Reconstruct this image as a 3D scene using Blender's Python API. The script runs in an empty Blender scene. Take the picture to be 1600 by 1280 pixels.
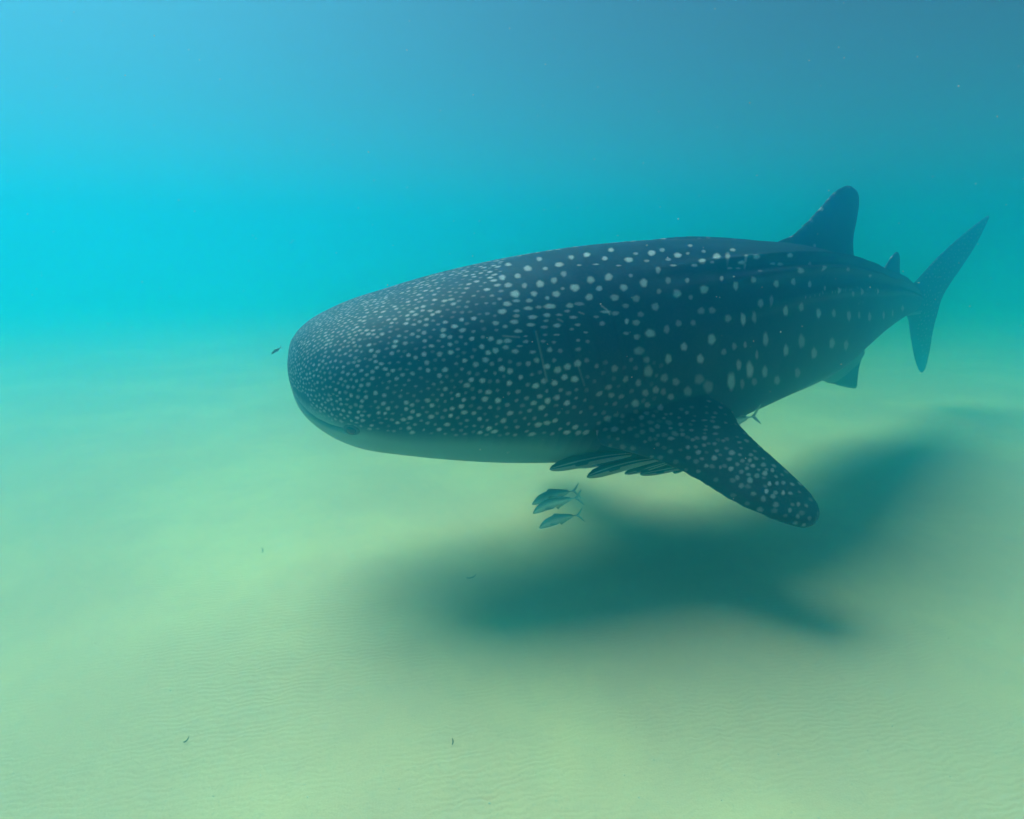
import bpy, bmesh, math, random
import numpy as np
from mathutils import Vector, Matrix, geometry
from mathutils.bvhtree import BVHTree
from mathutils.kdtree import KDTree

scene = bpy.context.scene
COL = scene.collection
rng = random.Random(7)
R = math.radians

# ------------------------------------------------------------------ camera
CAM_Z, PITCH, F_PX = 2.35, R(14.0), 953.0       # height above the sand, tilt down, focal length for a 1600 px wide frame
cam_d = bpy.data.cameras.new('camera')
cam_d.sensor_width = 36.0
cam_d.lens = 36.0 * F_PX / 1600.0
cam_d.clip_start, cam_d.clip_end = 0.05, 400.0
cam = bpy.data.objects.new('camera', cam_d)
cam.location = (0, 0, CAM_Z)
cam.rotation_euler = (R(90) - PITCH, 0, 0)
COL.objects.link(cam)
scene.camera = cam

# ------------------------------------------------------------------ light
SUN_TRAVEL = Vector((0.50, -0.47, -1.0)).normalized()
to_sun = -SUN_TRAVEL
world = bpy.data.worlds.new('World')
scene.world = world
world.use_nodes = True
wn = world.node_tree.nodes
wn.clear()
w_out = wn.new('ShaderNodeOutputWorld')
w_bg = wn.new('ShaderNodeBackground')
w_sky = wn.new('ShaderNodeTexSky')
w_sky.sky_type = 'NISHITA'
w_sky.sun_disc = False
w_sky.dust_density = 1.0
w_sky.sun_elevation = math.asin(to_sun.z)
w_sky.sun_rotation = math.atan2(to_sun.x, to_sun.y)
w_bg.inputs['Strength'].default_value = 0.055
world.node_tree.links.new(w_sky.outputs[0], w_bg.inputs['Color'])
world.node_tree.links.new(w_bg.outputs[0], w_out.inputs['Surface'])

sun_d = bpy.data.lights.new('sun', 'SUN')
sun_d.energy = 5.0
sun_d.angle = R(40)                             # the rippled surface spreads the sun into a wide soft source
sun_d.color = (1.0, 0.96, 0.90)
sun = bpy.data.objects.new('sun', sun_d)
sun.rotation_euler = SUN_TRAVEL.to_track_quat('-Z', 'Y').to_euler()
sun.location = (-4, 0, 12)
COL.objects.link(sun)

vs = scene.view_settings
vs.view_transform = 'Standard'
vs.look = 'None'
vs.exposure = -0.02
vs.gamma = 1.0
vs.use_curve_mapping = False
cy = scene.cycles
cy.use_denoising = True
cy.max_bounces = 16
cy.volume_bounces = 14
cy.diffuse_bounces = 3
cy.glossy_bounces = 2
cy.transparent_max_bounces = 8
cy.sample_clamp_indirect = 4.0

# ------------------------------------------------------------------ helpers
CP, SP = math.cos(PITCH), math.sin(PITCH)


def ray(px, py):
    """world direction of a pixel of the 1600 x 1280 photograph"""
    a, b = (px - 800.0) / F_PX, (640.0 - py) / F_PX
    return Vector((a, CP + SP * b, -SP + CP * b))


CAM = Vector((0, 0, CAM_Z))


def at(px, py, Y):
    d = ray(px, py)
    return CAM + d * (Y / d.y)


def depth_of(p):
    q = p - CAM
    return q.y * CP - q.z * SP


def mat(name):
    m = bpy.data.materials.new(name)
    m.use_nodes = True
    return m, m.node_tree.nodes, m.node_tree.links, m.node_tree.nodes['Principled BSDF']


def mesh_obj(name, verts, faces, material=None, parent=None, smooth=True):
    me = bpy.data.meshes.new(name)
    me.from_pydata([tuple(v) for v in verts], [], faces)
    me.validate()
    if smooth:
        me.polygons.foreach_set('use_smooth', [True] * len(me.polygons))
    o = bpy.data.objects.new(name, me)
    COL.objects.link(o)
    if material:
        me.materials.append(material)
    if parent:
        o.parent = parent
    return o


def tag(o, label=None, cat=None, group=None, kind=None):
    if label: o['label'] = label
    if cat: o['category'] = cat
    if group: o['group'] = group
    if kind: o['kind'] = kind
    return o


def noise_node(nodes, links, scale, detail=4, rough=0.55, vec=None):
    n = nodes.new('ShaderNodeTexNoise')
    n.inputs['Scale'].default_value = scale
    n.inputs['Detail'].default_value = detail
    n.inputs['Roughness'].default_value = rough
    if vec is not None:
        links.new(vec, n.inputs['Vector'])
    return n


def mix_rgb(nodes, links, fac, a, b, blend='MIX'):
    n = nodes.new('ShaderNodeMix')
    n.data_type = 'RGBA'
    n.blend_type = blend
    for sock, v in ((n.inputs[0], fac), (n.inputs[6], a), (n.inputs[7], b)):
        if hasattr(v, 'links'):
            links.new(v, sock)
        else:
            sock.default_value = v
    return n.outputs[2]


def ramp(nodes, links, fac, stops):
    n = nodes.new('ShaderNodeMapRange')
    n.interpolation_type = 'SMOOTHSTEP'
    n.inputs[1].default_value, n.inputs[2].default_value, n.inputs[3].default_value, n.inputs[4].default_value = stops
    links.new(fac, n.inputs[0])
    return n.outputs[0]


# ------------------------------------------------------------------ water (a closed body of water round everything)
WATER_TOP = 5.2
SIG_S = (0.006, 0.092, 0.144)      # scattering per metre
SIG_A = (0.122, 0.011, 0.002)      # absorption per metre
DENS = 0.6
m_water = bpy.data.materials.new('sea_water')
m_water.use_nodes = True
n = m_water.node_tree.nodes
n.clear()
o_ = n.new('ShaderNodeOutputMaterial')
pv = n.new('ShaderNodeVolumePrincipled')
pv.inputs['Density'].default_value = DENS
pv.inputs['Anisotropy'].default_value = 0.90
c = [s / DENS for s in SIG_S]
pv.inputs['Color'].default_value = (*c, 1)
pv.inputs['Absorption Color'].default_value = (*[(1 - (a / DENS) / (1 - ci)) ** 2 for a, ci in zip(SIG_A, c)], 1)
m_water.node_tree.links.new(pv.outputs[0], o_.inputs['Volume'])
x0, x1, y0, y1, z0, z1 = -72, 72, -30, 90, -10.0, WATER_TOP
water = mesh_obj('water', [(x0, y0, z0), (x1, y0, z0), (x1, y1, z0), (x0, y1, z0), (x0, y0, z1), (x1, y0, z1), (x1, y1, z1), (x0, y1, z1)],
                 [(0, 3, 2, 1), (4, 5, 6, 7), (0, 1, 5, 4), (1, 2, 6, 5), (2, 3, 7, 6), (3, 0, 4, 7)], m_water, smooth=False)
tag(water, kind='structure')

# ------------------------------------------------------------------ sand bed
m_sand, n, l, bs = mat('rippled_sand')
tc = n.new('ShaderNodeTexCoord')
bs.inputs['Roughness'].default_value = 0.95
bs.inputs['Specular IOR Level'].default_value = 0.15
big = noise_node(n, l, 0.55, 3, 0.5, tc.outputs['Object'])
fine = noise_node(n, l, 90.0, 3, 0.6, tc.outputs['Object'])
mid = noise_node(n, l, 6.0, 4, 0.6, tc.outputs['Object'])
c1 = mix_rgb(n, l, ramp(n, l, big.outputs['Fac'], (0.40, 0.66, 0, 1)), (0.82, 0.52, 0.29, 1), (0.95, 0.63, 0.32, 1))  # broad paler patches: wave-dappled light painted into the sand colour
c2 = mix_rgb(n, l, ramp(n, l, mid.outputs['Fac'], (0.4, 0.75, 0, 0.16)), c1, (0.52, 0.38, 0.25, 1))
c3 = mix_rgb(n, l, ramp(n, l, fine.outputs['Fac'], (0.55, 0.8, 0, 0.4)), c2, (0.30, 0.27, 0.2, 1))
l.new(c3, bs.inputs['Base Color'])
# ripples: two sets of crests, bent by a slow warp
mp = n.new('ShaderNodeMapping')
l.new(tc.outputs['Object'], mp.inputs['Vector'])
mp.inputs['Rotation'].default_value = (0, 0, R(-14))
warp = noise_node(n, l, 0.9, 2, 0.5, tc.outputs['Object'])
wv = n.new('ShaderNodeTexWave')
wv.wave_type, wv.bands_direction, wv.wave_profile = 'BANDS', 'Y', 'SIN'
wv.inputs['Scale'].default_value = 8.6
wv.inputs['Distortion'].default_value = 9.0
wv.inputs['Detail'].default_value = 2.0
wv.inputs['Detail Scale'].default_value = 0.9
l.new(mp.outputs[0], wv.inputs['Vector'])
patch = ramp(n, l, noise_node(n, l, 0.8, 2, 0.5, tc.outputs['Object']).outputs['Fac'], (0.32, 0.68, 0.1, 1.0))
mul = n.new('ShaderNodeMath'); mul.operation = 'MULTIPLY'
l.new(wv.outputs['Fac'], mul.inputs[0]); l.new(patch, mul.inputs[1])
b1 = n.new('ShaderNodeBump')
b1.inputs['Distance'].default_value = 0.012
b1.inputs['Strength'].default_value = 0.16
l.new(mul.outputs[0], b1.inputs['Height'])
b2 = n.new('ShaderNodeBump')
b2.inputs['Distance'].default_value = 0.004
b2.inputs['Strength'].default_value = 0.5
l.new(fine.outputs['Fac'], b2.inputs['Height'])
l.new(b1.outputs[0], b2.inputs['Normal'])
l.new(b2.outputs[0], bs.inputs['Normal'])


def sand_z(x, y):
    t = max(0.0, y - 5.5)
    drop = 0.030 * t * t / (t + 5.0)                # the bed falls away from the camera
    calm = 1.0 / (1.0 + (t / 5.0) ** 2)
    return -drop + 0.6 * calm * (0.055 * math.sin(0.85 * x + 0.5 * y + 0.6) + 0.045 * math.sin(1.35 * y - 0.45 * x + 2.0)
            + 0.03 * math.sin(2.3 * x - 1.1 * y) * math.sin(1.2 * y + 0.4)
            + 0.06 * math.sin(0.23 * x + 1.0) * math.sin(0.19 * y)) - 0.02


def graded(lo, hi, c0, c1, step, grow):
    a = list(np.arange(c0, c1 + 1e-6, step))
    s, x = step, c1
    while x < hi:
        s *= grow; x = min(hi, x + s); a.append(x)
    s, x = step, c0
    while x > lo:
        s *= grow; x = max(lo, x - s); a.insert(0, x)
    return a


gx = graded(-70, 70, -6, 8, 0.09, 1.12)
gy = graded(-28, 88, 1.0, 12, 0.09, 1.12)
sv = [(x, y, sand_z(x, y)) for y in gy for x in gx]
nx = len(gx)
sf = [(j * nx + i, j * nx + i + 1, (j + 1) * nx + i + 1, (j + 1) * nx + i) for j in range(len(gy) - 1) for i in range(nx - 1)]
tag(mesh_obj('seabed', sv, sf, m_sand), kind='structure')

# ------------------------------------------------------------------ whale shark
# spine: a smooth vertical sheet, front part turned 20 degrees from the picture plane, rear part 38 degrees
SHEET = [(-1.9, 4.08)]
X, Y = SHEET[0]
for k in range(120):
    s = k * 0.1
    t = min(1, max(0, (s - 1.2) / 4.2)); t = t * t * (3 - 2 * t)
    yaw = R(17 + 27 * t)
    X += 0.1 * math.cos(yaw); Y += 0.1 * math.sin(yaw)
    SHEET.append((X, Y))


def on_sheet(px, py):
    """where the ray of a pixel meets the shark's midline sheet"""
    d = ray(px, py)
    k = d.x / d.y
    for (xa, ya), (xb, yb) in zip(SHEET, SHEET[1:]):
        fa, fb = xa - k * ya, xb - k * yb
        if fa <= 0 <= fb:
            t = -fa / (fb - fa)
            return CAM + d * ((ya + (yb - ya) * t) / d.y)
    raise ValueError((px, py))


# column, top edge, bottom edge in the photograph; half width in metres; roundness exponent; share of height above the widest line
STATIONS = [
    (450, 566, 588, 0.06, 2.0), (455, 541, 612, 0.20, 2.1), (463, 528, 630, 0.32, 2.2), (475, 516, 643, 0.44, 2.25),
    (495, 502, 657, 0.55, 2.3), (525, 488, 671, 0.66, 2.35), (560, 474, 680, 0.74, 2.4), (610, 457, 689, 0.78, 2.35),
    (680, 434, 699, 0.81, 2.3), (760, 413, 707, 0.83, 2.25), (840, 396, 710, 0.84, 2.2), (920, 384, 707, 0.83, 2.2),
    (1000, 377, 694, 0.81, 2.2), (1070, 375, 672, 0.78, 2.2), (1130, 376, 645, 0.73, 2.2), (1190, 380, 623, 0.66, 2.2),
    (1240, 387, 607, 0.58, 2.2), (1290, 401, 585, 0.49, 2.2), (1335, 418, 551, 0.38, 2.2), (1375, 430, 521, 0.27, 2.1),
    (1405, 444, 500, 0.19, 2.0), (1425, 455, 489, 0.13, 2.0), (1440, 460, 482, 0.07, 2.0)]
ctr, hh, ww, ee = [], [], [], []
for px, pt, pb, w, e in STATIONS:
    p, q = on_sheet(px, pt), on_sheet(px, pb)
    ctr.append((p + q) / 2); hh.append((p.z - q.z) / 2); ww.append(w); ee.append(e)
ctr = np.array([tuple(c) for c in ctr])
S = np.concatenate([[0], np.cumsum(np.linalg.norm(np.diff(ctr, axis=0), axis=1))])


def pchip(xs, ys, xq):
    xs, ys, xq = map(np.asarray, (xs, ys, xq))
    h = np.diff(xs); d = np.diff(ys) / h
    m = np.zeros(len(xs)); m[0], m[-1] = d[0], d[-1]
    for i in range(1, len(xs) - 1):
        if d[i - 1] * d[i] > 0:
            w1, w2 = 2 * h[i] + h[i - 1], h[i] + 2 * h[i - 1]
            m[i] = (w1 + w2) / (w1 / d[i - 1] + w2 / d[i])
    k = np.clip(np.searchsorted(xs, xq) - 1, 0, len(h) - 1)
    t = (xq - xs[k]) / h[k]
    return ((1 + 2 * t) * (1 - t) ** 2 * ys[k] + t * (1 - t) ** 2 * h[k] * m[k] + t * t * (3 - 2 * t) * ys[k + 1] + t * t * (t - 1) * h[k] * m[k + 1])


LEN = S[-1]
sq = np.concatenate([np.linspace(0, 0.8, 60, endpoint=False), np.linspace(0.8, LEN, 230)])
# smooth the centre line a little so that the body does not wobble
cx, cyy, cz = (pchip(S, ctr[:, k], sq) for k in range(3))
ker = np.ones(9) / 9
def sm(a):
    b = np.convolve(np.pad(a, 4, 'edge'), ker, 'valid'); b[:6] = a[:6]; b[-6:] = a[-6:]; return b
cz = sm(cz)
hq, wq, eq = pchip(S, hh, sq), pchip(S, ww, sq), pchip(S, ee, sq)
NA = 128
RC, RS = math.cos(R(9)), math.sin(R(9))            # the shark banks a little, showing its back
bv, bf = [], []
tang = np.gradient(np.stack([cx, cyy], 1), axis=0)
tang /= np.linalg.norm(tang, axis=1)[:, None]
for i, s in enumerate(sq):
    tx, ty = tang[i]
    side = Vector((ty, -tx, 0))                      # the shark's left, towards the camera
    cc = Vector((cx[i], cyy[i], cz[i]))
    ridge = min(1, max(0, (s - 2.0) / 2.2)); ridge = ridge * ridge * (3 - 2 * ridge) * min(1, max(0, (LEN + 0.4 - s) / 1.2))
    for j in range(NA):
        a = 2 * math.pi * j / NA                     # 0 = left side, pi/2 = top
        ca, sa = math.cos(a), math.sin(a)
        e = eq[i] + (0.8 * ridge if sa > 0 else 0.0)
        b = wq[i] * math.copysign(abs(ca) ** (2 / e), ca)
        u = hq[i] * math.copysign(abs(sa) ** (2 / e), sa)
        if sa > 0:                                   # back narrower than the belly
            b *= 1 - 0.12 * sa * ridge
        amp = 0.0
        for ang, am in ((R(58), 0.090), (R(43), 0.080), (R(24), 0.045)):
            for aa in (a, math.pi - a):
                dd = (aa - ang + math.pi) % (2 * math.pi) - math.pi
                amp += am * math.exp(-(dd / (0.05 if dd < 0 else 0.085)) ** 2)
        dd = a - math.pi / 2
        amp += 0.018 * math.exp(-(dd / 0.08) ** 2)
        amp *= ridge * min(1, hq[i] / 0.38)
        rr = math.hypot(b, u) + 1e-6
        k = 1 + amp / rr
        b, u = b * k, u * k
        b, u = b * RC + u * RS, u * RC - b * RS
        bv.append(cc + side * b + Vector((0, 0, u)))
NR = len(sq)
for i in range(NR - 1):
    for j in range(NA):
        j2 = (j + 1) % NA
        bf.append((i * NA + j, i * NA + j2, (i + 1) * NA + j2, (i + 1) * NA + j))
bf.append(tuple(range(NA))[::-1])
bf.append(tuple((NR - 1) * NA + j for j in range(NA)))

parts_v, parts_f = [list(bv)], [bf]


def dense(poly, step, closed=True):
    """smooth closed outline through the given points (Catmull-Rom)"""
    out, N = [], len(poly)
    for i in range(N):
        p0, p1, p2, p3 = (Vector(poly[(i + k) % N]) for k in (-1, 0, 1, 2))
        m = max(2, int((p2 - p1).length / step))
        for k in range(m):
            t = k / m
            out.append(0.5 * (2 * p1 + (p2 - p0) * t + (2 * p0 - 5 * p1 + 4 * p2 - p3) * t * t + (3 * p1 - p0 - 3 * p2 + p3) * t ** 3))
    return out


def fin_solid(pts3, nrm, thick, edge, step=0.035, camber=None):
    """a solid fin from a planar outline; full thickness away from the edge, thin at the rim"""
    o = pts3[0]
    n_ = Vector(nrm).normalized()
    e1 = (pts3[len(pts3) // 2] - o); e1 = (e1 - n_ * e1.dot(n_)).normalized()
    e2 = n_.cross(e1)
    off = [(p - o).dot(n_) for p in pts3]
    poly = dense([((p - o).dot(e1), (p - o).dot(e2)) for p in pts3], step)
    N = len(poly)
    arr = np.array([tuple(p) for p in poly])
    seg_a, seg_b = arr, np.roll(arr, -1, 0)
    def dist(p):
        d = seg_b - seg_a
        t = np.clip(((p - seg_a) * d).sum(1) / np.maximum((d * d).sum(1), 1e-9), 0, 1)
        return np.sqrt((((seg_a + d * t[:, None]) - p) ** 2).sum(1).min())
    def inside(p):
        x, y = p
        c = ((seg_a[:, 1] > y) != (seg_b[:, 1] > y)) & (x < (seg_b[:, 0] - seg_a[:, 0]) * (y - seg_a[:, 1]) / (seg_b[:, 1] - seg_a[:, 1] + 1e-12) + seg_a[:, 0])
        return c.sum() % 2 == 1
    lo, hi = arr.min(0), arr.max(0)
    inner = [(x, y) for x in np.arange(lo[0], hi[0], step) for y in np.arange(lo[1], hi[1], step)]
    inner = [p for p in inner if inside(p) and dist(np.array(p)) > step * 0.45]
    pts = [Vector(p) for p in poly] + [Vector(p) for p in inner]
    r = geometry.delaunay_2d_cdt(pts, [(i, (i + 1) % N) for i in range(N)], [list(range(N))], 1, 1e-6)
    v2, tris = r[0], [f for f in r[2]]
    rim = {}
    top, bot, vs_ = [], [], []
    for p in v2:
        d = dist(np.array((p.x, p.y)))
        h = thick * min(1.0, math.sqrt(max(0.0, 1 - (1 - min(1, d / edge)) ** 2))) if d > 1e-4 else 0.0
        base = o + e1 * p.x + e2 * p.y
        if camber: base = base + n_ * camber(p.x, p.y)
        if d <= 1e-4:
            vs_.append(base); top.append(len(vs_) - 1); bot.append(len(vs_) - 1)
        else:
            h = h * 0.5 + 0.006
            vs_.append(base + n_ * h); top.append(len(vs_) - 1)
            vs_.append(base - n_ * h); bot.append(len(vs_) - 1)
    fs = [tuple(top[i] for i in f) for f in tris] + [tuple(bot[i] for i in reversed(f)) for f in tris]
    return vs_, fs


def add_fin(*a, **k):
    v, f = fin_solid(*a, **k)
    parts_v.append(v); parts_f.append(f)


def plane_at(px, py, point, nrm):
    d = ray(px, py)
    return CAM + d * ((point - CAM).dot(nrm) / d.dot(nrm))


def sagittal(pix, anchor, sweep=0.0):
    """outline on the shark's midline plane at an anchor pixel"""
    a, b = on_sheet(anchor - 12, 450), on_sheet(anchor + 12, 450)
    t = Vector((b.x - a.x, b.y - a.y, 0)).normalized()
    t = Vector((t.x * math.cos(sweep) - t.y * math.sin(sweep), t.x * math.sin(sweep) + t.y * math.cos(sweep), 0))
    nrm = Vector((t.y, -t.x, 0))
    return [plane_at(x, y, on_sheet(anchor, 450), nrm) for x, y in pix], nrm


# first dorsal fin
p3, nr = sagittal([(1212, 382), (1240, 366), (1264, 344), (1287, 319), (1305, 299), (1318, 291), (1328, 290), (1337, 298), (1339, 316), (1335, 345),
                   (1330, 372), (1331, 398), (1334, 414), (1325, 440), (1270, 450), (1215, 420)], 1275)
add_fin(p3, nr, 0.13, 0.30)
# second dorsal fin
p3, nr = sagittal([(1368, 432), (1382, 418), (1394, 400), (1401, 393), (1404, 400), (1404, 422), (1407, 440), (1395, 458), (1372, 455)], 1388)
add_fin(p3, nr, 0.07, 0.16)
# tail fin
p3, nr = sagittal([(1408, 462), (1432, 438), (1462, 405), (1500, 370), (1530, 346), (1545, 336), (1541, 348), (1522, 386), (1500, 420), (1482, 446), (1470, 468),
                   (1463, 492), (1456, 520), (1451, 552), (1444, 578), (1438, 582), (1430, 562), (1424, 530), (1420, 502), (1412, 484)], 1425, R(-20))
add_fin(p3, nr, 0.11, 0.22)
# anal / pelvic fins under the rear belly
for dx in (0.0,):
    p3, nr = sagittal([(1262, 590), (1285, 599), (1306, 604), (1317, 604), (1318, 590), (1322, 565), (1330, 545), (1300, 535), (1268, 560)], 1300)
    nr2 = nr
    p3 = [p + nr * (0.16 + dx) for p in p3]
    add_fin(p3, nr2, 0.06, 0.14)

# near pectoral fin: root along the lower flank, blade sloping down and out towards the camera
A, B, C = at(950, 690, 4.00), at(1135, 640, 4.45), at(1268, 812, 3.70)
pn = (B - A).cross(C - A).normalized()
if pn.z < 0: pn = -pn
PEC = [(935, 690), (975, 703), (1015, 715), (1060, 732), (1105, 757), (1150, 784), (1195, 805), (1235, 820), (1260, 825), (1276, 817), (1281, 801), (1272, 782),
       (1250, 757), (1222, 731), (1192, 704), (1166, 679), (1153, 664), (1149, 650), (1140, 641), (1090, 615), (1010, 610), (940, 640)]
p3 = [plane_at(x, y, A, pn) for x, y in PEC]
add_fin(p3, pn, 0.15, 0.24)
pec_tip = p3[9]
# far pectoral: mirrored through the midline at the shoulder
mid_ = on_sheet(1030, 560)
a_, b_ = on_sheet(1010, 560), on_sheet(1050, 560)
tt = Vector((b_.x - a_.x, b_.y - a_.y, 0)).normalized()
sn = Vector((tt.y, -tt.x, 0))
def mirror(p): return p - sn * (2 * (p - mid_).dot(sn))
pm = [mirror(p) for p in p3]
nm = pn - sn * (2 * pn.dot(sn))
add_fin(pm[::-1], nm, 0.15, 0.24)

allv, allf = [], []
for v, f in zip(parts_v, parts_f):
    o0 = len(allv)
    allv += v
    allf += [tuple(i + o0 for i in q) for q in f]
tmp = mesh_obj('tmp_shark', allv, allf)
bm = bmesh.new(); bm.from_mesh(tmp.data)
bmesh.ops.recalc_face_normals(bm, faces=bm.faces[:])
bm.to_mesh(tmp.data); bm.free()
VOX = 0.0085
md = tmp.modifiers.new('r', 'REMESH'); md.mode = 'VOXEL'; md.voxel_size = VOX
ms = tmp.modifiers.new('s', 'SMOOTH'); ms.factor = 0.5; ms.iterations = 10
dg = bpy.context.evaluated_depsgraph_get()
shark_me = bpy.data.meshes.new_from_object(tmp.evaluated_get(dg))
bpy.data.objects.remove(tmp)
NV = len(shark_me.vertices)
co = np.empty(NV * 3); shark_me.vertices.foreach_get('co', co); co = co.reshape(-1, 3)
no = np.empty(NV * 3); shark_me.vertex_normals.foreach_get('vector', no); no = no.reshape(-1, 3)

# body coordinates of every vertex: station along the spine, relative height, side
samp = np.stack([cx, cyy], 1)
idx = np.empty(NV, int)
for a0 in range(0, NV, 20000):
    blk = co[a0:a0 + 20000, None, :2] - samp[None, ::2]
    idx[a0:a0 + 20000] = (blk ** 2).sum(2).argmin(1) * 2
vs_s = sq[idx]
rel = (co[:, 2] - cz[idx]) / np.maximum(hq[idx], 0.05)
sidev = (co[:, 0] - cx[idx]) * tang[idx, 1] - (co[:, 1] - cyy[idx]) * tang[idx, 0]

bvh = BVHTree.FromPolygons([tuple(v) for v in co], [tuple(p.vertices) for p in shark_me.polygons])
kd = KDTree(NV)
for i in range(NV): kd.insert(co[i], i)
kd.balance()


def hit(px, py):
    d = ray(px, py).normalized()
    h = bvh.ray_cast(CAM, d)
    return (h[0], h[1]) if h[0] is not None else (None, None)


spot = np.zeros(NV)
dark = np.zeros(NV)
disp = np.zeros(NV)


def stamp(c, nrm, ea, eb, inten):
    """an oval pale mark lying on the skin: axes ea, eb are half-axes in metres"""
    ra = max(ea.length, eb.length) * 1.25
    M = Matrix((ea, eb, nrm)).transposed()
    try: Mi = M.inverted()
    except ValueError: return
    for q, i, d in kd.find_range(c, ra):
        if no[i].dot(nrm) < 0.2: continue
        w = Mi @ (q - c)
        r = math.hypot(w.x, w.y)
        # ragged rim
        th = math.atan2(w.y, w.x)
        r += (0.05 * math.sin(3 * th + c.x * 90) + 0.05 * math.sin(5 * th + c.z * 130) + 0.04 * math.sin(2 * th + c.y * 70)) * min(1, r)
        v = min(1, max(0, (1.22 - r) / 0.72)); v = v * v * (3 - 2 * v) * inten
        if v > spot[i]: spot[i] = v


Z1 = [(90,340,32,20,.7),(285,380,42,28,.9),(460,382,28,18,.6),(400,285,30,22,.6),(600,342,44,25,.95),(720,268,30,22,.7),(875,243,35,25,1),(1055,280,30,22,.9),(1118,195,30,20,1),(1295,293,45,26,1),(1365,232,25,16,.4),(1525,225,40,28,1),(1475,305,28,14,.5),(800,348,25,8,.7),(965,340,35,7,.7),(1195,352,28,8,.8),(30,470,35,28,.9),(185,455,35,25,.7),(90,547,42,25,.7),(252,552,28,28,.6),(408,535,42,36,.85),(548,500,32,34,.5),(645,435,30,32,.4),(755,573,50,38,1),(915,495,40,38,.6),(1095,467,40,40,.75),(1315,452,22,20,.4),(1445,525,40,45,.9),(1590,395,25,40,.6),(635,582,22,16,.5),(1000,580,32,30,.6),(1245,572,40,36,.7),(158,635,50,36,.95),(348,633,34,28,.75),(570,637,40,34,.8),(480,676,24,20,.5),(900,668,40,36,.75),(1155,672,44,36,.6),(1370,682,40,36,.4),(300,703,36,22,.5),(170,705,40,18,.4),(80,735,44,26,.8),(505,760,62,28,1),(705,752,40,26,.8),(800,735,55,20,.4),(290,780,48,20,.8),(175,805,35,16,.5),(30,812,45,28,.95),(395,768,30,18,.5),(172,855,34,20,.6),(335,868,50,22,.95),(478,848,40,22,.8),(150,915,45,24,.9),(600,845,35,14,.6),(740,870,42,18,.8),(680,808,30,16,.6),(970,865,30,14,.5),(1065,815,55,16,.9),(1160,830,40,24,.5),(1030,932,32,24,.6),(1275,910,22,32,.9),(1370,923,42,30,.6),(315,945,44,20,.85),(60,962,30,18,.7),(468,905,28,14,.5),(450,968,38,18,.5),(578,952,42,22,.95),(785,945,30,16,.8),(190,1008,45,20,.9),(865,1020,24,12,.7),(725,988,25,14,.4),(575,1045,34,12,.7),(460,1045,25,12,.5),(265,1060,25,8,.5),(85,1105,42,26,.9),(265,1113,32,18,.6),(440,1108,28,16,.5),(548,1118,24,16,.4),(790,1100,24,16,.5),(885,1112,24,18,.3),(1270,1030,32,18,.5),(1380,1065,36,32,.6),(1510,1030,55,42,.85),(205,1158,32,14,.5),(65,1170,34,24,.7),(160,1210,38,26,.85),(335,1218,34,18,.7),(505,1195,30,26,.75),(610,1205,26,24,.4),(790,1190,32,22,.4),(1400,1205,55,45,.4),(1560,765,40,40,.5),(1265,755,36,25,.3),(1415,840,35,30,.3)]
Z2 = [(505,248,40,28,1),(410,290,30,16,.5),(350,195,28,20,.4),(630,152,25,14,.7),(605,230,20,14,.5),(765,210,22,16,.4),(750,302,38,20,1),(460,350,35,10,.8),(672,350,34,16,.7),(850,318,24,14,.5),(895,262,40,28,1),(1005,258,28,30,.5),(1055,195,30,18,.9),(1145,322,40,20,.95),(1190,250,18,22,.5),(1295,262,38,28,.8),(1455,220,28,18,.8),(1455,335,30,14,.6),(1530,340,32,18,.8),(1330,405,26,10,.5),(1025,380,30,12,.5),(1110,380,28,10,.6),(410,500,30,36,.3),(600,500,22,28,.4),(318,610,26,28,.4),(500,630,42,46,.75),(770,592,44,46,.7),(635,670,24,26,.4),(945,480,20,26,.5),(1085,555,26,48,.8),(1265,495,28,32,.75),(1490,535,30,38,.9),(740,805,40,36,.35),(850,800,36,36,.35),(515,930,32,36,.35),(660,925,30,30,.35),(1010,880,36,40,.45),(1160,890,28,60,.85),(1335,728,30,46,.6),(1580,800,26,48,.7),(1440,700,18,45,.3),(1270,870,24,60,.3),(395,990,32,45,.4),(845,1090,42,55,.85),(568,1165,34,45,.8),(1180,1145,18,34,.5),(1070,1160,24,40,.3),(1385,1090,30,70,.6)]
Z3 = [(350,250,32,24,.95),(420,165,16,14,.5),(595,155,16,22,.5),(545,335,20,20,.4),(695,372,24,26,.8),(460,405,32,30,.95),(930,390,20,22,.4),(380,515,24,38,.8),(545,540,18,38,.85),(697,578,12,28,.6),(843,600,14,34,.8),(980,635,14,28,.4),(1072,615,18,34,.6),(1230,610,12,32,.7),(305,808,26,50,.9),(460,768,26,46,.5),(635,830,24,54,.85),(787,830,22,42,.5),(938,855,22,52,.6),(1040,850,14,40,.3),(1145,865,18,46,.5),(1285,850,14,44,.5),(1375,830,10,36,.4),(1150,455,18,18,.7),(1265,435,35,25,.7),(1475,780,16,34,.5),(165,700,18,60,.3),(465,1110,36,70,.35),(308,1200,28,60,.7),(590,1230,30,60,.6),(770,1130,30,55,.55),(910,1150,26,60,.45)]
Z4 = [(540,390,34,52,.7),(860,390,36,50,.85),(340,515,48,58,.45),(500,580,40,45,.3),(615,620,38,42,.35),(240,630,30,40,.4),(310,730,36,36,.4),(415,700,34,40,.5),(490,720,30,36,.25),(565,770,34,34,.55),(735,715,44,50,.3),(940,670,50,70,.25),(850,595,50,55,.2),(210,835,42,40,.6),(330,850,30,30,.4),(460,880,34,28,.65),(1245,450,28,54,.6),(1170,615,42,90,.75),(1355,500,38,85,.85),(1505,520,30,60,.5),(1095,320,30,34,.3),(1425,350,16,50,.35),(1400,620,30,40,.2),(1280,640,24,50,.2)]
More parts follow.
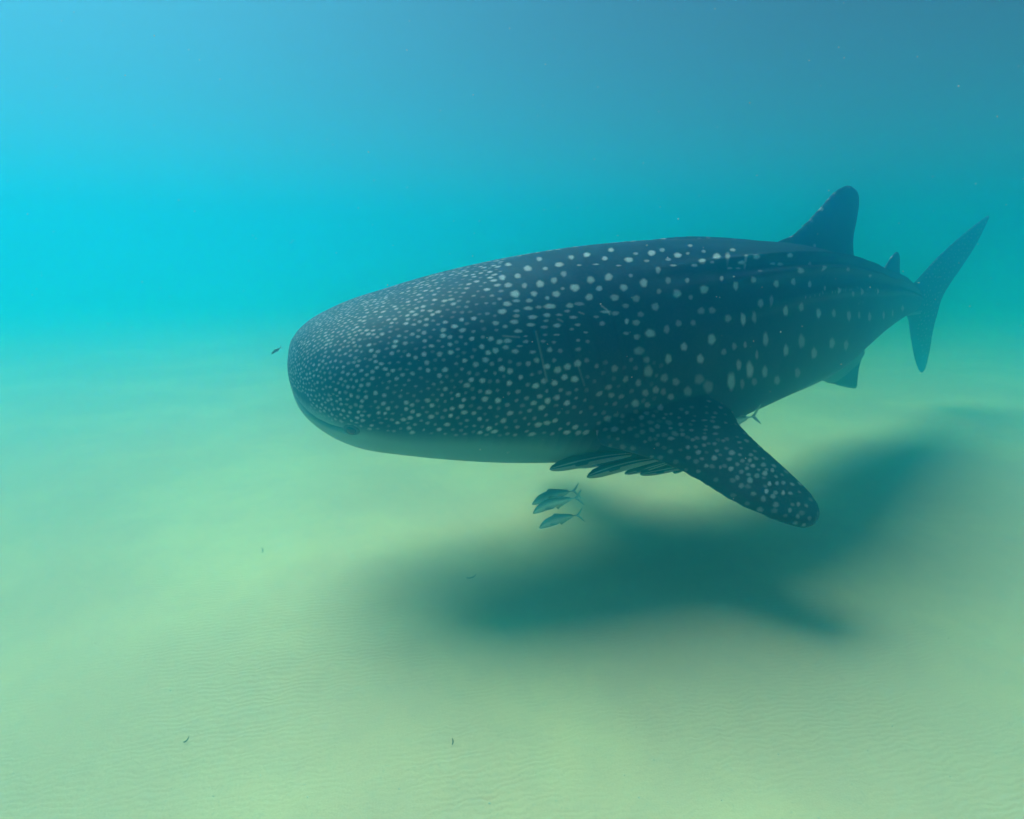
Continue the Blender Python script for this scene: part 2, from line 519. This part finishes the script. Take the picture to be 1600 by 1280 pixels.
Z5 = [(85,160,28,24,.6),(20,275,30,24,.6),(380,305,50,22,.7),(130,335,30,18,.6),(260,412,38,28,.9),(145,430,30,24,.6),(45,380,30,22,.6),(95,505,30,26,.8),(258,485,30,24,.6),(362,470,30,24,.5),(200,555,36,32,.85),(360,612,36,36,1),(385,540,30,22,.6),(100,610,36,26,.4),(235,620,30,22,.4),(535,560,44,34,.85),(450,440,30,20,.4),(610,455,30,16,.4),(510,625,36,26,.5),(525,720,34,32,.9),(280,690,30,26,.6),(420,705,20,24,.5),(640,640,30,28,.4),(590,675,28,26,.4),(715,635,28,30,.6),(745,690,30,26,.8),(725,580,30,22,.5),(685,715,28,24,.5),(715,835,38,40,.55),(630,890,36,36,.35),(865,765,36,34,.7),(850,680,34,30,.4),(940,735,24,30,.5),(785,790,34,34,.35),(590,810,30,34,.3),(630,750,30,30,.3),(910,870,26,30,.85),(880,945,26,34,1),(985,865,24,28,.5),(1048,960,22,34,.8),(970,960,30,30,.3),(1050,860,28,28,.3),(750,970,36,28,.3),(1200,1075,24,30,.5),(1115,1135,24,34,.45),(975,1080,40,36,.3),(1195,1195,24,34,.4),(850,1020,34,40,.3),(350,205,36,16,.4),(260,235,40,14,.4),(150,240,30,14,.4),(270,330,30,16,.4),(370,370,36,18,.5)]
Z6 = [(655,335,36,32,.55),(775,320,26,22,.45),(880,342,26,18,.5),(950,300,22,20,.5),(1108,290,26,20,.6),(815,425,36,32,.6),(945,443,30,18,.6),(950,545,44,26,.85),(1065,505,32,24,.6),(820,515,26,24,.3),(815,605,32,26,.35),(665,480,36,34,.3),(540,450,36,30,.3),(945,675,36,30,.25),(740,550,30,34,.2),(465,325,30,28,.3)]
Z7 = [(745,530,30,50,.3),(540,605,30,50,.35)]
taken = []
mirror_spots = []
for (ox, oy), lst in (((780, 360), Z1), ((980, 360), Z2), ((1180, 360), Z3), ((960, 500), Z4), ((1060, 620), Z5), ((900, 600), Z6), ((1130, 500), Z7)):
    for x, y, rx, ry, it in lst:
        px, py, rx, ry = ox + x / 6.4, oy + y / 6.4, rx / 6.4, ry / 6.4
        c, nrm = hit(px, py)
        if c is None: continue
        t1, t2 = [], []
        def on_tangent(qx, qy):
            d = ray(qx, qy)
            return CAM + d * ((c - CAM).dot(nrm) / d.dot(nrm))
        if abs(ray(px, py).normalized().dot(nrm)) < 0.12: continue
        ea, eb = on_tangent(px + rx, py) - c, on_tangent(px, py + ry) - c
        for v in (ea, eb):
            if v.length > 0.13: v *= 0.13 / v.length
        if oy >= 600: ea, eb = ea * 0.82, eb * 0.82
        it = (0.28 + 0.62 * it) * (0.8 if oy >= 600 else 1.0)
        stamp(c, nrm, ea, eb, it)
        taken.append((c, max(ea.length, eb.length)))
        mirror_spots.append((c, nrm, ea, eb, it))

# the rest of the coat: small close dots on the head growing and spreading towards the shoulder
kt = KDTree(len(taken))
for i, (c, r) in enumerate(taken): kt.insert(c, i)
kt.balance()
order = list(range(NV)); rng.shuffle(order)
blocked = np.zeros(NV, bool)
n_rand = 0
for i in order:
    if blocked[i]: continue
    s, rl, sd = vs_s[i], rel[i], sidev[i]
    near = sd > 0
    if rl < -0.52 or (rl < -0.25 and s < 0.15) or (near and s > 2.45):       # the near flank is already marked
        continue
    f = min(1, max(0, (s - 0.05) / 1.9))
    gap = 0.026 + 0.042 * f + (0.05 * min(1, max(0, (s - 2.2) / 2)))
    p = co[i]
    if near:
        v_ = Vector(p) - CAM
        dz_ = v_.y * CP - v_.z * SP
        px_, py_ = 800 + F_PX * v_.x / dz_, 640 - F_PX * (v_.y * SP + v_.z * CP) / dz_
        if px_ > 783 and py_ < 562: continue               # marked one by one above
    q, k, d = kt.find(p)
    if d < taken[k][1] + 0.25 * gap + 0.012: continue
    big_ = rng.random()
    # dots of uneven size: some large and bright, many small and faint
    if s < 0.5: it, rr = rng.uniform(0.45, 0.9), gap * rng.uniform(0.24, 0.38)
    elif big_ < 0.4: it, rr = rng.uniform(0.7, 1.0), gap * rng.uniform(0.30, 0.40)
    else: it, rr = rng.uniform(0.25, 0.6), gap * rng.uniform(0.2, 0.3)
    for q, k, d in kd.find_range(p, gap * rng.uniform(0.85, 1.0)): blocked[k] = True
    if near and s > 1.75: it *= max(0.45, 1 - (s - 1.75) * 1.1)      # the coat is duller over the gills
    nn = Vector(no[i])
    t = Vector((tang[idx[i], 0], tang[idx[i], 1], 0.0)); t = (t - nn * t.dot(nn))
    if t.length < 1e-3: continue
    t.normalize(); b = nn.cross(t)
    st = rng.uniform(1.0, 1.28)
    ang = rng.uniform(-0.25, 0.25)
    t2 = t * math.cos(ang) + b * math.sin(ang); b2 = nn.cross(t2)
    stamp(Vector(p), nn, t2 * (rr * st), b2 * (rr / math.sqrt(st)), it)
    n_rand += 1

# small faint dots between the marked ones on the near pectoral blade
fin_ids = [i for i in range(NV) if sidev[i] > wq[idx[i]] * 1.03 and no[i].dot(np.array(pn)) > 0.5]
rng.shuffle(fin_ids)
for i in fin_ids:
    if blocked[i]: continue
    p = co[i]
    q, k, d = kt.find(p)
    if d < taken[k][1] + 0.016: continue
    for q, k, d in kd.find_range(p, rng.uniform(0.055, 0.09)): blocked[k] = True
    nn = Vector(no[i]); t = Vector((tang[idx[i], 0], tang[idx[i], 1], 0.0)); t = (t - nn * t.dot(nn)).normalized(); b = nn.cross(t)
    rr = rng.uniform(0.011, 0.019)
    stamp(Vector(p), nn, t * rr * 1.2, b * rr, rng.uniform(0.2, 0.45))

# gill slits: five shallow folds in front of and above the fin root
def polyline_hits(pix, step=3.0):
    out = []
    for (xa, ya), (xb, yb) in zip(pix, pix[1:]):
        m = max(1, int(math.hypot(xb - xa, yb - ya) / step))
        for k in range(m):
            c, nrm = hit(xa + (xb - xa) * k / m, ya + (yb - ya) * k / m)
            if c is not None: out.append((c, nrm))
    return out


scratch = np.zeros(NV)
GILLS = [([(838, 517), (845, 550), (852, 585), (863, 618), (870, 640)], 1.0), ([(884, 500), (893, 540), (903, 575), (916, 612), (922, 640)], 0.6),
         ([(924, 497), (936, 545), (947, 592), (953, 630)], 0.55), ([(962, 505), (973, 555), (981, 605)], 0.5), ([(998, 520), (1007, 570), (1010, 600)], 0.45)]
for pix, wgt in GILLS:
    for c, nrm in polyline_hits(pix):
        for q, i, d in kd.find_range(c, 0.06):
            g = math.exp(-(d / 0.014) ** 2)
            disp[i] = min(disp[i], -0.014 * wgt * g)
            disp[i] = max(disp[i], disp[i])
            dark[i] = max(dark[i], 0.5 * wgt * g)
for pix, a in (([(838, 517), (843, 540), (848, 562), (853, 585), (856, 598)], 0.35), ([(902, 566), (908, 585), (914, 604)], 0.22),
               ([(940, 478), (948, 484), (953, 492)], 0.8), ([(872, 499), (880, 503)], 0.5), ([(905, 488), (913, 491)], 0.5), ([(786, 525), (812, 527)], 0.4)):
    for c, nrm in polyline_hits(pix, 1.0):
        for q, i, d in kd.find_range(c, 0.02):
            scratch[i] = max(scratch[i], a * math.exp(-(d / 0.006) ** 2))

# mouth: a wide slit low across the front of the head, with a pale lip under it
MOUTH = [(462, 622), (470, 634), (482, 647), (497, 658), (516, 667), (537, 673), (552, 676)]
mouth_pts = polyline_hits(MOUTH, 2.0)
# mirrored to the far side of the head through the spine
def mirror_head(c):
    k = int(np.argmin(((samp - np.array((c.x, c.y))) ** 2).sum(1)))
    tx, ty = tang[min(k + 8, NR - 1)]
    sd = Vector((ty, -tx, 0)); o = Vector((cx[k], cyy[k], c.z))
    return c - sd * (2 * (c - o).dot(sd))
far_mouth = [mirror_head(c) for c, nrm in mouth_pts]
for c in [c for c, _ in mouth_pts] + far_mouth:
    for q, i, d in kd.find_range(c, 0.05):
        g = math.exp(-(d / 0.015) ** 2)
        disp[i] = min(disp[i], -0.034 * g)
        dark[i] = max(dark[i], 0.75 * g)
    for q, i, d in kd.find_range(c + Vector((0.0, 0, 0.022)), 0.03):
        scratch[i] = max(scratch[i], 0.30 * math.exp(-(d / 0.009) ** 2))

# countershading: pale belly, soft uneven edge
edge_line = np.interp(vs_s, [0, 0.35, 0.7, 1.6, 2.0, 2.45, 3.9, 4.6, 6.0, LEN], [-0.40, -0.50, -0.54, -0.56, -0.68, -1.05, -1.05, -0.80, -0.74, -0.8])
wob = 0.02 * np.sin(vs_s * 5.0) + 0.02 * np.sin(vs_s * 8.3 + co[:, 2] * 14 + 1.3)
belly = np.clip((edge_line + wob + 0.10 - rel) / 0.26, 0, 1)
# fins below the trunk keep the dark upper coat
on_fin = (np.abs(sidev) > np.interp(vs_s, sq, wq) * 1.05) | (rel < -1.08)
belly = np.where(on_fin, 0.25 * np.clip((-0.35 - no[:, 2]) / 0.3, 0, 1), belly)
belly = np.where((rel > 1.05) | (vs_s > LEN - 0.45), 0, belly)
belly = belly * belly * (3 - 2 * belly)
spot *= (1 - belly)

co2 = co + no * disp[:, None]
shark_me.vertices.foreach_set('co', co2.ravel())
for nm_, arr in (('spot', spot), ('belly', belly), ('fold', dark), ('scratch', scratch)):
    at_ = shark_me.attributes.new(nm_, 'FLOAT', 'POINT')
    at_.data.foreach_set('value', arr.astype(np.float32))
shark_me.polygons.foreach_set('use_smooth', [True] * len(shark_me.polygons))

m_skin, n, l, bs = mat('spotted_shark_skin')
def attr(nm_):
    a = n.new('ShaderNodeAttribute'); a.attribute_name = nm_; return a.outputs['Fac']
tc = n.new('ShaderNodeTexCoord')
nz1 = noise_node(n, l, 3.0, 5, 0.6, tc.outputs['Object'])
nz2 = noise_node(n, l, 45.0, 4, 0.65, tc.outputs['Object'])
nz3 = noise_node(n, l, 160.0, 2, 0.6, tc.outputs['Object'])
base = mix_rgb(n, l, ramp(n, l, nz1.outputs['Fac'], (0.3, 0.7, 0, 1)), (0.006, 0.010, 0.026, 1), (0.028, 0.032, 0.048, 1))
base = mix_rgb(n, l, ramp(n, l, nz2.outputs['Fac'], (0.45, 0.8, 0, 0.5)), base, (0.068, 0.072, 0.084, 1))
base = mix_rgb(n, l, attr('belly'), base, (0.18, 0.29, 0.27, 1))
mm = n.new('ShaderNodeMath'); mm.operation = 'MULTIPLY'
l.new(attr('spot'), mm.inputs[0]); l.new(ramp(n, l, nz3.outputs['Fac'], (0.2, 0.65, 0.55, 1.0)), mm.inputs[1])
base = mix_rgb(n, l, mm.outputs[0], base, (0.62, 0.68, 0.70, 1))
base = mix_rgb(n, l, attr('fold'), base, (0.008, 0.012, 0.018, 1))
base = mix_rgb(n, l, attr('scratch'), base, (0.65, 0.62, 0.58, 1))
l.new(base, bs.inputs['Base Color'])
bs.inputs['Roughness'].default_value = 0.55
bs.inputs['Specular IOR Level'].default_value = 0.1
bp = n.new('ShaderNodeBump'); bp.inputs['Distance'].default_value = 0.004; bp.inputs['Strength'].default_value = 0.4
l.new(nz2.outputs['Fac'], bp.inputs['Height']); l.new(bp.outputs[0], bs.inputs['Normal'])
shark_me.materials.clear(); shark_me.materials.append(m_skin)

root_loc = Vector((1.0, 5.0, 0.0))
shark = bpy.data.objects.new('whale_shark', None)
shark.empty_display_size = 0.3
COL.objects.link(shark)
tag(shark, 'huge dark blue whale shark covered in pale spots, swimming left above the sand', 'shark')
body = bpy.data.objects.new('body', shark_me)
COL.objects.link(body); body.parent = shark

m_eye, n, l, bs = mat('dark_eye')
bs.inputs['Base Color'].default_value = (0.006, 0.007, 0.009, 1); bs.inputs['Roughness'].default_value = 0.12
m_lid, n, l, bs = mat('eye_rim')
bs.inputs['Base Color'].default_value = (0.03, 0.04, 0.05, 1); bs.inputs['Roughness'].default_value = 0.6


def eyeball(name, c, nrm, r, parent, material, rim=True):
    bm = bmesh.new(); bmesh.ops.create_uvsphere(bm, u_segments=16, v_segments=10, radius=r)
    me = bpy.data.meshes.new(name); bm.to_mesh(me); bm.free()
    me.polygons.foreach_set('use_smooth', [True] * len(me.polygons))
    me.materials.append(material)
    o = bpy.data.objects.new(name, me); COL.objects.link(o); o.location = c - nrm * (r * 0.45); o.parent = parent
    if rim:
        q = nrm.to_track_quat('Z', 'Y')
        vs_, fs = [], []
        A_, B_ = 22, 6
        for i in range(A_):
            a = 2 * math.pi * i / A_
            for j in range(B_):
                b = 2 * math.pi * j / B_
                rr = r * 0.98 + r * 0.28 * math.cos(b)
                vs_.append(c - nrm * r * 0.10 + q @ Vector((rr * math.cos(a) * 1.25, rr * math.sin(a) * 0.9, r * 0.28 * math.sin(b))))
        for i in range(A_):
            for j in range(B_):
                fs.append((i * B_ + j, ((i + 1) % A_) * B_ + j, ((i + 1) % A_) * B_ + (j + 1) % B_, i * B_ + (j + 1) % B_))
        rm = mesh_obj('eye_rim', [v - o.location for v in vs_], fs, m_lid, o)
    return o


ec, en = hit(549, 672)
if ec is not None:
    eyeball('eye', ec, en, 0.038, shark, m_eye)
    fc = mirror_head(ec)
    fn = Vector((0.2, 0.9, -0.3)).normalized()
    q = bvh.find_nearest(fc)
    if q[0] is not None: eyeball('eye', q[0], q[1], 0.038, shark, m_eye)

# ------------------------------------------------------------------ fish
m_jack, n, l, bs = mat('silver_fish_skin')
g = n.new('ShaderNodeAttribute'); g.attribute_name = 'up'
nzf = noise_node(n, l, 60.0, 3, 0.6, n.new('ShaderNodeTexCoord').outputs['Object'])
cA = mix_rgb(n, l, ramp(n, l, g.outputs['Fac'], (-0.15, 0.75, 0, 1)), (0.60, 0.74, 0.70, 1), (0.22, 0.38, 0.38, 1))
cB = mix_rgb(n, l, ramp(n, l, nzf.outputs['Fac'], (0.5, 0.75, 0, 0.35)), cA, (0.36, 0.5, 0.48, 1))
l.new(cB, bs.inputs['Base Color']); bs.inputs['Roughness'].default_value = 0.38; bs.inputs['Metallic'].default_value = 0.25
m_remora, n, l, bs = mat('striped_remora_skin')
g = n.new('ShaderNodeAttribute'); g.attribute_name = 'up'
nzf = noise_node(n, l, 40.0, 3, 0.6, n.new('ShaderNodeTexCoord').outputs['Object'])
w1 = ramp(n, l, g.outputs['Fac'], (0.10, 0.24, 0, 1)); w2 = ramp(n, l, g.outputs['Fac'], (-0.22, -0.10, 1, 0))
cA = mix_rgb(n, l, w1, (0.012, 0.018, 0.018, 1), (0.36, 0.42, 0.38, 1))
cA = mix_rgb(n, l, ramp(n, l, g.outputs['Fac'], (0.30, 0.46, 0, 1)), cA, (0.03, 0.04, 0.038, 1))
cA = mix_rgb(n, l, w2, cA, (0.32, 0.34, 0.30, 1))
cA = mix_rgb(n, l, ramp(n, l, nzf.outputs['Fac'], (0.5, 0.8, 0, 0.3)), cA, (0.08, 0.09, 0.085, 1))
l.new(cA, bs.inputs['Base Color']); bs.inputs['Roughness'].default_value = 0.5
m_band, n, l, bs = mat('banded_fish_skin')
g = n.new('ShaderNodeAttribute'); g.attribute_name = 'along'
sn_ = n.new('ShaderNodeMath'); sn_.operation = 'SINE'; mu = n.new('ShaderNodeMath'); mu.operation = 'MULTIPLY'
mu.inputs[1].default_value = 2 * math.pi * 6.0
l.new(g.outputs['Fac'], mu.inputs[0]); l.new(mu.outputs[0], sn_.inputs[0])
cA = mix_rgb(n, l, ramp(n, l, sn_.outputs[0], (-0.25, 0.35, 0, 1)), (0.30, 0.36, 0.34, 1), (0.012, 0.018, 0.02, 1))
l.new(cA, bs.inputs['Base Color']); bs.inputs['Roughness'].default_value = 0.45


def fish(name, head, tail, prof, fins, thick, material, bend=0.0, roll=0.0, eye=None, depth_k=0.88):
    """head and tail are world points. prof: (position 0..1, upper, lower) as share of the length. fins: outlines in the same shares."""
    head, tail = Vector(head), Vector(tail)
    L = (tail - head).length
    ax = (tail - head).normalized()
    up0 = Vector((0, 0, 1)); sd = ax.cross(up0).normalized()            # towards ... the viewer or away
    if sd.y > 0: sd = -sd
    up = sd.cross(ax); up = up if up.z > 0 else -up
    up, sd = up * math.cos(roll) + sd * math.sin(roll), sd * math.cos(roll) - up * math.sin(roll)
    def place(a, u, w):
        arch = bend * (4 * a * (1 - a))
        return ax * (a * L) + up * ((u + arch) * L) + sd * (w * L)
    ts = np.linspace(0, 1, 34)
    pa = [p[0] for p in prof]
    hi = pchip(pa, [p[1] for p in prof], ts); lo = pchip(pa, [p[2] for p in prof], ts)
    vs_, fs, upv, alv = [], [], [], []
    NA_ = 20
    for i, t in enumerate(ts):
        c, h = (hi[i] + lo[i]) / 2, max(0.002, (hi[i] - lo[i]) / 2) * depth_k
        for j in range(NA_):
            a = 2 * math.pi * j / NA_
            vs_.append(place(t, c + h * math.sin(a), h * thick * math.cos(a))); upv.append(math.sin(a)); alv.append(t)
    for i in range(len(ts) - 1):
        for j in range(NA_):
            fs.append((i * NA_ + j, i * NA_ + (j + 1) % NA_, (i + 1) * NA_ + (j + 1) % NA_, (i + 1) * NA_ + j))
    fs.append(tuple(range(NA_))[::-1]); fs.append(tuple((len(ts) - 1) * NA_ + j for j in range(NA_)))
    for out, th, u_ in fins:
        # lens-shaped blade: rim plus a raised middle
        N = len(out); o0 = len(vs_)
        mx, my = sum(p[0] for p in out) / N, sum(p[1] for p in out) / N
        for p in out:
            vs_.append(place(p[0], p[1], p[2] if len(p) > 2 else 0)); upv.append(u_); alv.append(0.97)
        mw = sum(p[2] for p in out) / N if len(out[0]) > 2 else 0
        for k in (1, -1):
            for p in out:
                vs_.append(place(mx + (p[0] - mx) * 0.55, my + (p[1] - my) * 0.55, ((mw + ((p[2] if len(p) > 2 else 0) - mw) * .55)) + k * th)); upv.append(u_); alv.append(0.97)
        for i in range(N):
            i2 = (i + 1) % N
            fs.append((o0 + i, o0 + i2, o0 + N + i2, o0 + N + i)); fs.append((o0 + i2, o0 + i, o0 + 2 * N + i, o0 + 2 * N + i2))
        fs.append(tuple(o0 + N + i for i in range(N))); fs.append(tuple(o0 + 2 * N + i for i in range(N))[::-1])
    o = bpy.data.objects.new(name, None); o.empty_display_size = 0.05; COL.objects.link(o); o.location = head
    b = mesh_obj('body', vs_, fs, material, o)
    for nm_, arr in (('up', upv), ('along', alv)):
        q = b.data.attributes.new(nm_, 'FLOAT', 'POINT')
        if len(q.data) == len(arr): q.data.foreach_set('value', np.array(arr, np.float32))
    if eye:
        a, u, r = eye
        i = int(a * 33)
        c, h = (hi[i] + lo[i]) / 2, (hi[i] - lo[i]) / 2 * depth_k
        w = h * thick * math.sqrt(max(0, 1 - ((u - c) / h) ** 2))
        for k in (1, -1):
            bm = bmesh.new(); bmesh.ops.create_uvsphere(bm, u_segments=10, v_segments=6, radius=r * L)
            me = bpy.data.meshes.new('eye'); bm.to_mesh(me); bm.free(); me.materials.append(m_eye)
            e = bpy.data.objects.new('eye', me); COL.objects.link(e); e.parent = o
            e.location = place(a, u, k * (w - r * 0.3))
    return o


JACK = [(0, -0.01, -0.03), (0.03, 0.025, -0.055), (0.10, 0.085, -0.085), (0.22, 0.135, -0.115), (0.38, 0.150, -0.130), (0.55, 0.115, -0.105), (0.72, 0.060, -0.055), (0.86, 0.022, -0.020), (0.93, 0.014, -0.014), (0.97, 0.016, -0.016)]
JACK_FINS = [
    ([(0.92, 0.012), (0.95, 0.03), (1.01, 0.09), (1.08, 0.17), (1.13, 0.215), (1.10, 0.15), (1.05, 0.07), (1.00, 0.0), (0.95, -0.005)], 0.004, 0.35),
    ([(0.92, -0.012), (0.95, 0.005), (1.00, 0.0), (1.04, -0.06), (1.08, -0.12), (1.11, -0.19), (1.06, -0.15), (1.00, -0.085), (0.95, -0.03)], 0.004, 0.3),
    ([(0.36, 0.14), (0.42, 0.18), (0.46, 0.168), (0.52, 0.140), (0.68, 0.095), (0.84, 0.045), (0.84, 0.02), (0.6, 0.09)], 0.004, 0.8),
    ([(0.50, -0.110), (0.54, -0.165), (0.60, -0.135), (0.72, -0.085), (0.84, -0.04), (0.84, -0.015), (0.6, -0.08)], 0.004, 0.2),
    ([(0.25, -0.02, 0.06), (0.32, -0.01, 0.075), (0.42, -0.055, 0.085), (0.46, -0.085, 0.085), (0.36, -0.07, 0.078), (0.27, -0.05, 0.065)], 0.004, 0.35)]
T = 'schooling jack beneath the whale shark'
GJ = 'three small jacks under the belly'
f1 = fish('jack_fish', at(831, 787, 4.0), at(899, 767, 4.08), JACK, JACK_FINS, 0.42, m_jack, bend=0.05, eye=(0.075, 0.03, 0.014), depth_k=0.88)
tag(f1, 'topmost of the three small silver jack fish swimming below the shark belly', 'fish', GJ)
f2 = fish('jack_fish', at(832, 801, 3.92), at(903, 778, 4.0), JACK, JACK_FINS, 0.42, m_jack, bend=0.055, eye=(0.075, 0.03, 0.014), depth_k=0.84)
tag(f2, 'middle one of the three small silver jack fish, overlapping the top one', 'fish', GJ)
f3 = fish('jack_fish', at(842, 824, 3.95), at(905, 805, 4.02), JACK, JACK_FINS, 0.42, m_jack, bend=0.05, eye=(0.075, 0.03, 0.014), depth_k=0.92)
tag(f3, 'lowest of the three small silver jack fish, nearest the dark shadow', 'fish', GJ)
f4 = fish('jack_fish', at(1098, 664, 5.0), at(1180, 650, 5.05), JACK, JACK_FINS, 0.42, m_jack, bend=-0.02, eye=(0.075, 0.03, 0.014), depth_k=0.9)
tag(f4, 'silver fish mostly hidden behind the pectoral fin, only its forked tail showing', 'fish')
f5 = fish('pilot_fish', at(424, 553, 3.9), at(439, 543, 3.93), JACK, JACK_FINS, 0.5, m_band, depth_k=0.85)
tag(f5, 'tiny dark banded pilot fish just ahead of the shark snout', 'fish')

REM = [(0, 0.004, -0.010), (0.02, 0.022, -0.022), (0.08, 0.036, -0.040), (0.20, 0.050, -0.056), (0.35, 0.055, -0.060), (0.55, 0.050, -0.052), (0.75, 0.034, -0.036), (0.90, 0.018, -0.018), (0.96, 0.015, -0.015)]
REM_FINS = [
    ([(0.93, 0.015), (0.99, 0.05), (1.04, 0.065), (1.03, 0.03), (1.02, 0.0), (1.03, -0.03), (1.04, -0.06), (0.99, -0.045), (0.93, -0.015)], 0.003, -0.05),
    ([(0.52, 0.045), (0.58, 0.095), (0.66, 0.085), (0.78, 0.055), (0.90, 0.03), (0.90, 0.01), (0.7, 0.03)], 0.003, 0.6),
    ([(0.52, -0.045), (0.58, -0.095), (0.66, -0.085), (0.78, -0.055), (0.90, -0.03), (0.90, -0.01), (0.7, -0.03)], 0.003, -0.05),
    ([(0.20, 0.0, 0.045), (0.28, 0.01, 0.065), (0.36, -0.01, 0.075), (0.34, -0.03, 0.07), (0.24, -0.03, 0.055)], 0.003, 0.0),
    ([(0.04, 0.027), (0.08, 0.048), (0.20, 0.062), (0.27, 0.060), (0.26, 0.048), (0.10, 0.034)], 0.012, 0.6)]
GR = 'remoras clustered under the shark belly'
for (hx, hy, hY), (tx_, ty_, tY), lab, bd, rl_ in (
        ((859, 733, 4.12), (1008, 708, 4.42), 'foremost striped remora of the cluster, its pointed head furthest left', 0.03, -12),
        ((898, 729, 4.24), (1030, 703, 4.50), 'remora tucked up between the others, closest against the shark belly', 0.02, 14),
        ((917, 745, 4.02), (1046, 716, 4.30), 'lowest striped remora of the cluster, dark stripe and pale belly', 0.035, -24),
        ((976, 740, 4.25), (1068, 716, 4.45), 'small dark remora at the rear of the cluster by the fin', 0.02, 10),
        ((1000, 741, 4.40), (1092, 727, 4.60), 'faint teal remora trailing last, half behind the pectoral fin edge', 0.02, -6)):
    o = fish('remora', at(hx, hy, hY), at(tx_, ty_, tY), REM, REM_FINS, 0.95, m_remora, bend=bd, roll=R(rl_), eye=(0.085, 0.0, 0.008), depth_k=1.05)
    tag(o, lab, 'remora', GR)

# ------------------------------------------------------------------ bits on the sand
m_bit, n, l, bs = mat('dead_seagrass')
bs.inputs['Base Color'].default_value = (0.10, 0.10, 0.07, 1); bs.inputs['Roughness'].default_value = 0.8


def on_sand(px, py):
    d = ray(px, py); p = CAM + d * (CAM_Z / -d.z)
    return Vector((p.x, p.y, sand_z(p.x, p.y)))


def grass_bit(c, L, ang, label):
    vs_, fs = [], []
    N = 7
    for i in range(N):
        t = i / (N - 1) - 0.5
        a = ang + 0.9 * t
        p = Vector((math.cos(a) * t * L, math.sin(a) * t * L, 0.006 + 0.02 * (t + 0.5) ** 2))
        w = 0.003 * (1 - (2 * t) ** 2 * 0.8)
        s_ = Vector((-math.sin(a), math.cos(a), 0)) * w
        vs_ += [p + s_, p - s_, p - s_ + Vector((0, 0, 0.004)), p + s_ + Vector((0, 0, 0.004))]
    for i in range(N - 1):
        for j in range(4):
            fs.append((i * 4 + j, i * 4 + (j + 1) % 4, (i + 1) * 4 + (j + 1) % 4, (i + 1) * 4 + j))
    fs += [(3, 2, 1, 0), tuple((N - 1) * 4 + j for j in range(4))]
    o = mesh_obj('seagrass_fragment', vs_, fs, m_bit, smooth=False)
    o.location = c
    tag(o, label, 'seagrass', 'seagrass bits lying on the sand')


grass_bit(on_sand(292, 1162), 0.032, 0.6, 'dark seagrass sliver on bare sand, leftmost bit near the bottom edge')
grass_bit(on_sand(708, 1165), 0.02, 1.5, 'tiny dark seagrass scrap on pale sand below the shadow')
grass_bit(on_sand(737, 912), 0.08, 0.2, 'dark scrap on the sand at the left end of the shadow')
grass_bit(on_sand(412, 868), 0.05, 2.0, 'lone dark speck of seagrass on sand below the shark head')

m_fleck, n, l, bs = mat('pale_flecks')
bs.inputs['Base Color'].default_value = (0.75, 0.73, 0.66, 1); bs.inputs['Roughness'].default_value = 0.7
def scatter(name, pts, material, label):
    vs_, fs = [], []
    for p, r in pts:
        o0 = len(vs_)
        q = Matrix.Rotation(rng.uniform(0, 6), 3, Vector((rng.random() - .5, rng.random() - .5, rng.random() - .5)).normalized())
        for v in ((1, 0, 0), (-1, 0, 0), (0, .7, 0), (0, -.7, 0), (0, 0, .6), (0, 0, -.6)):
            vs_.append(p + q @ (Vector(v) * r * rng.uniform(0.7, 1.2)))
        for a, b, c in ((0, 2, 4), (2, 1, 4), (1, 3, 4), (3, 0, 4), (2, 0, 5), (1, 2, 5), (3, 1, 5), (0, 3, 5)):
            fs.append((o0 + a, o0 + b, o0 + c))
    o = mesh_obj(name, vs_, fs, material, smooth=False)
    tag(o, label, 'particles', kind='stuff')
shell = []
for _ in range(90):
    p = on_sand(rng.uniform(-100, 1700), rng.uniform(860, 1340))
    shell.append((p + Vector((0, 0, 0.002)), rng.uniform(0.003, 0.006)))
scatter('shell_fragments', shell, m_fleck, 'tiny white shell fragments strewn over the sand')
snow = []
for _ in range(650):
    d = ray(rng.uniform(-200, 1800), rng.uniform(-100, 1300)); y = rng.uniform(1.0, 3.6)
    p = CAM + d * (y / d.y)
    if 0.1 < p.z < WATER_TOP - 0.1: snow.append((p, rng.uniform(0.0010, 0.0028) * (0.5 + 0.3 * y)))
scatter('marine_snow', snow, m_fleck, 'fine pale particles drifting through the water')
print('shark verts', NV, 'random spots', n_rand, 'length', LEN)
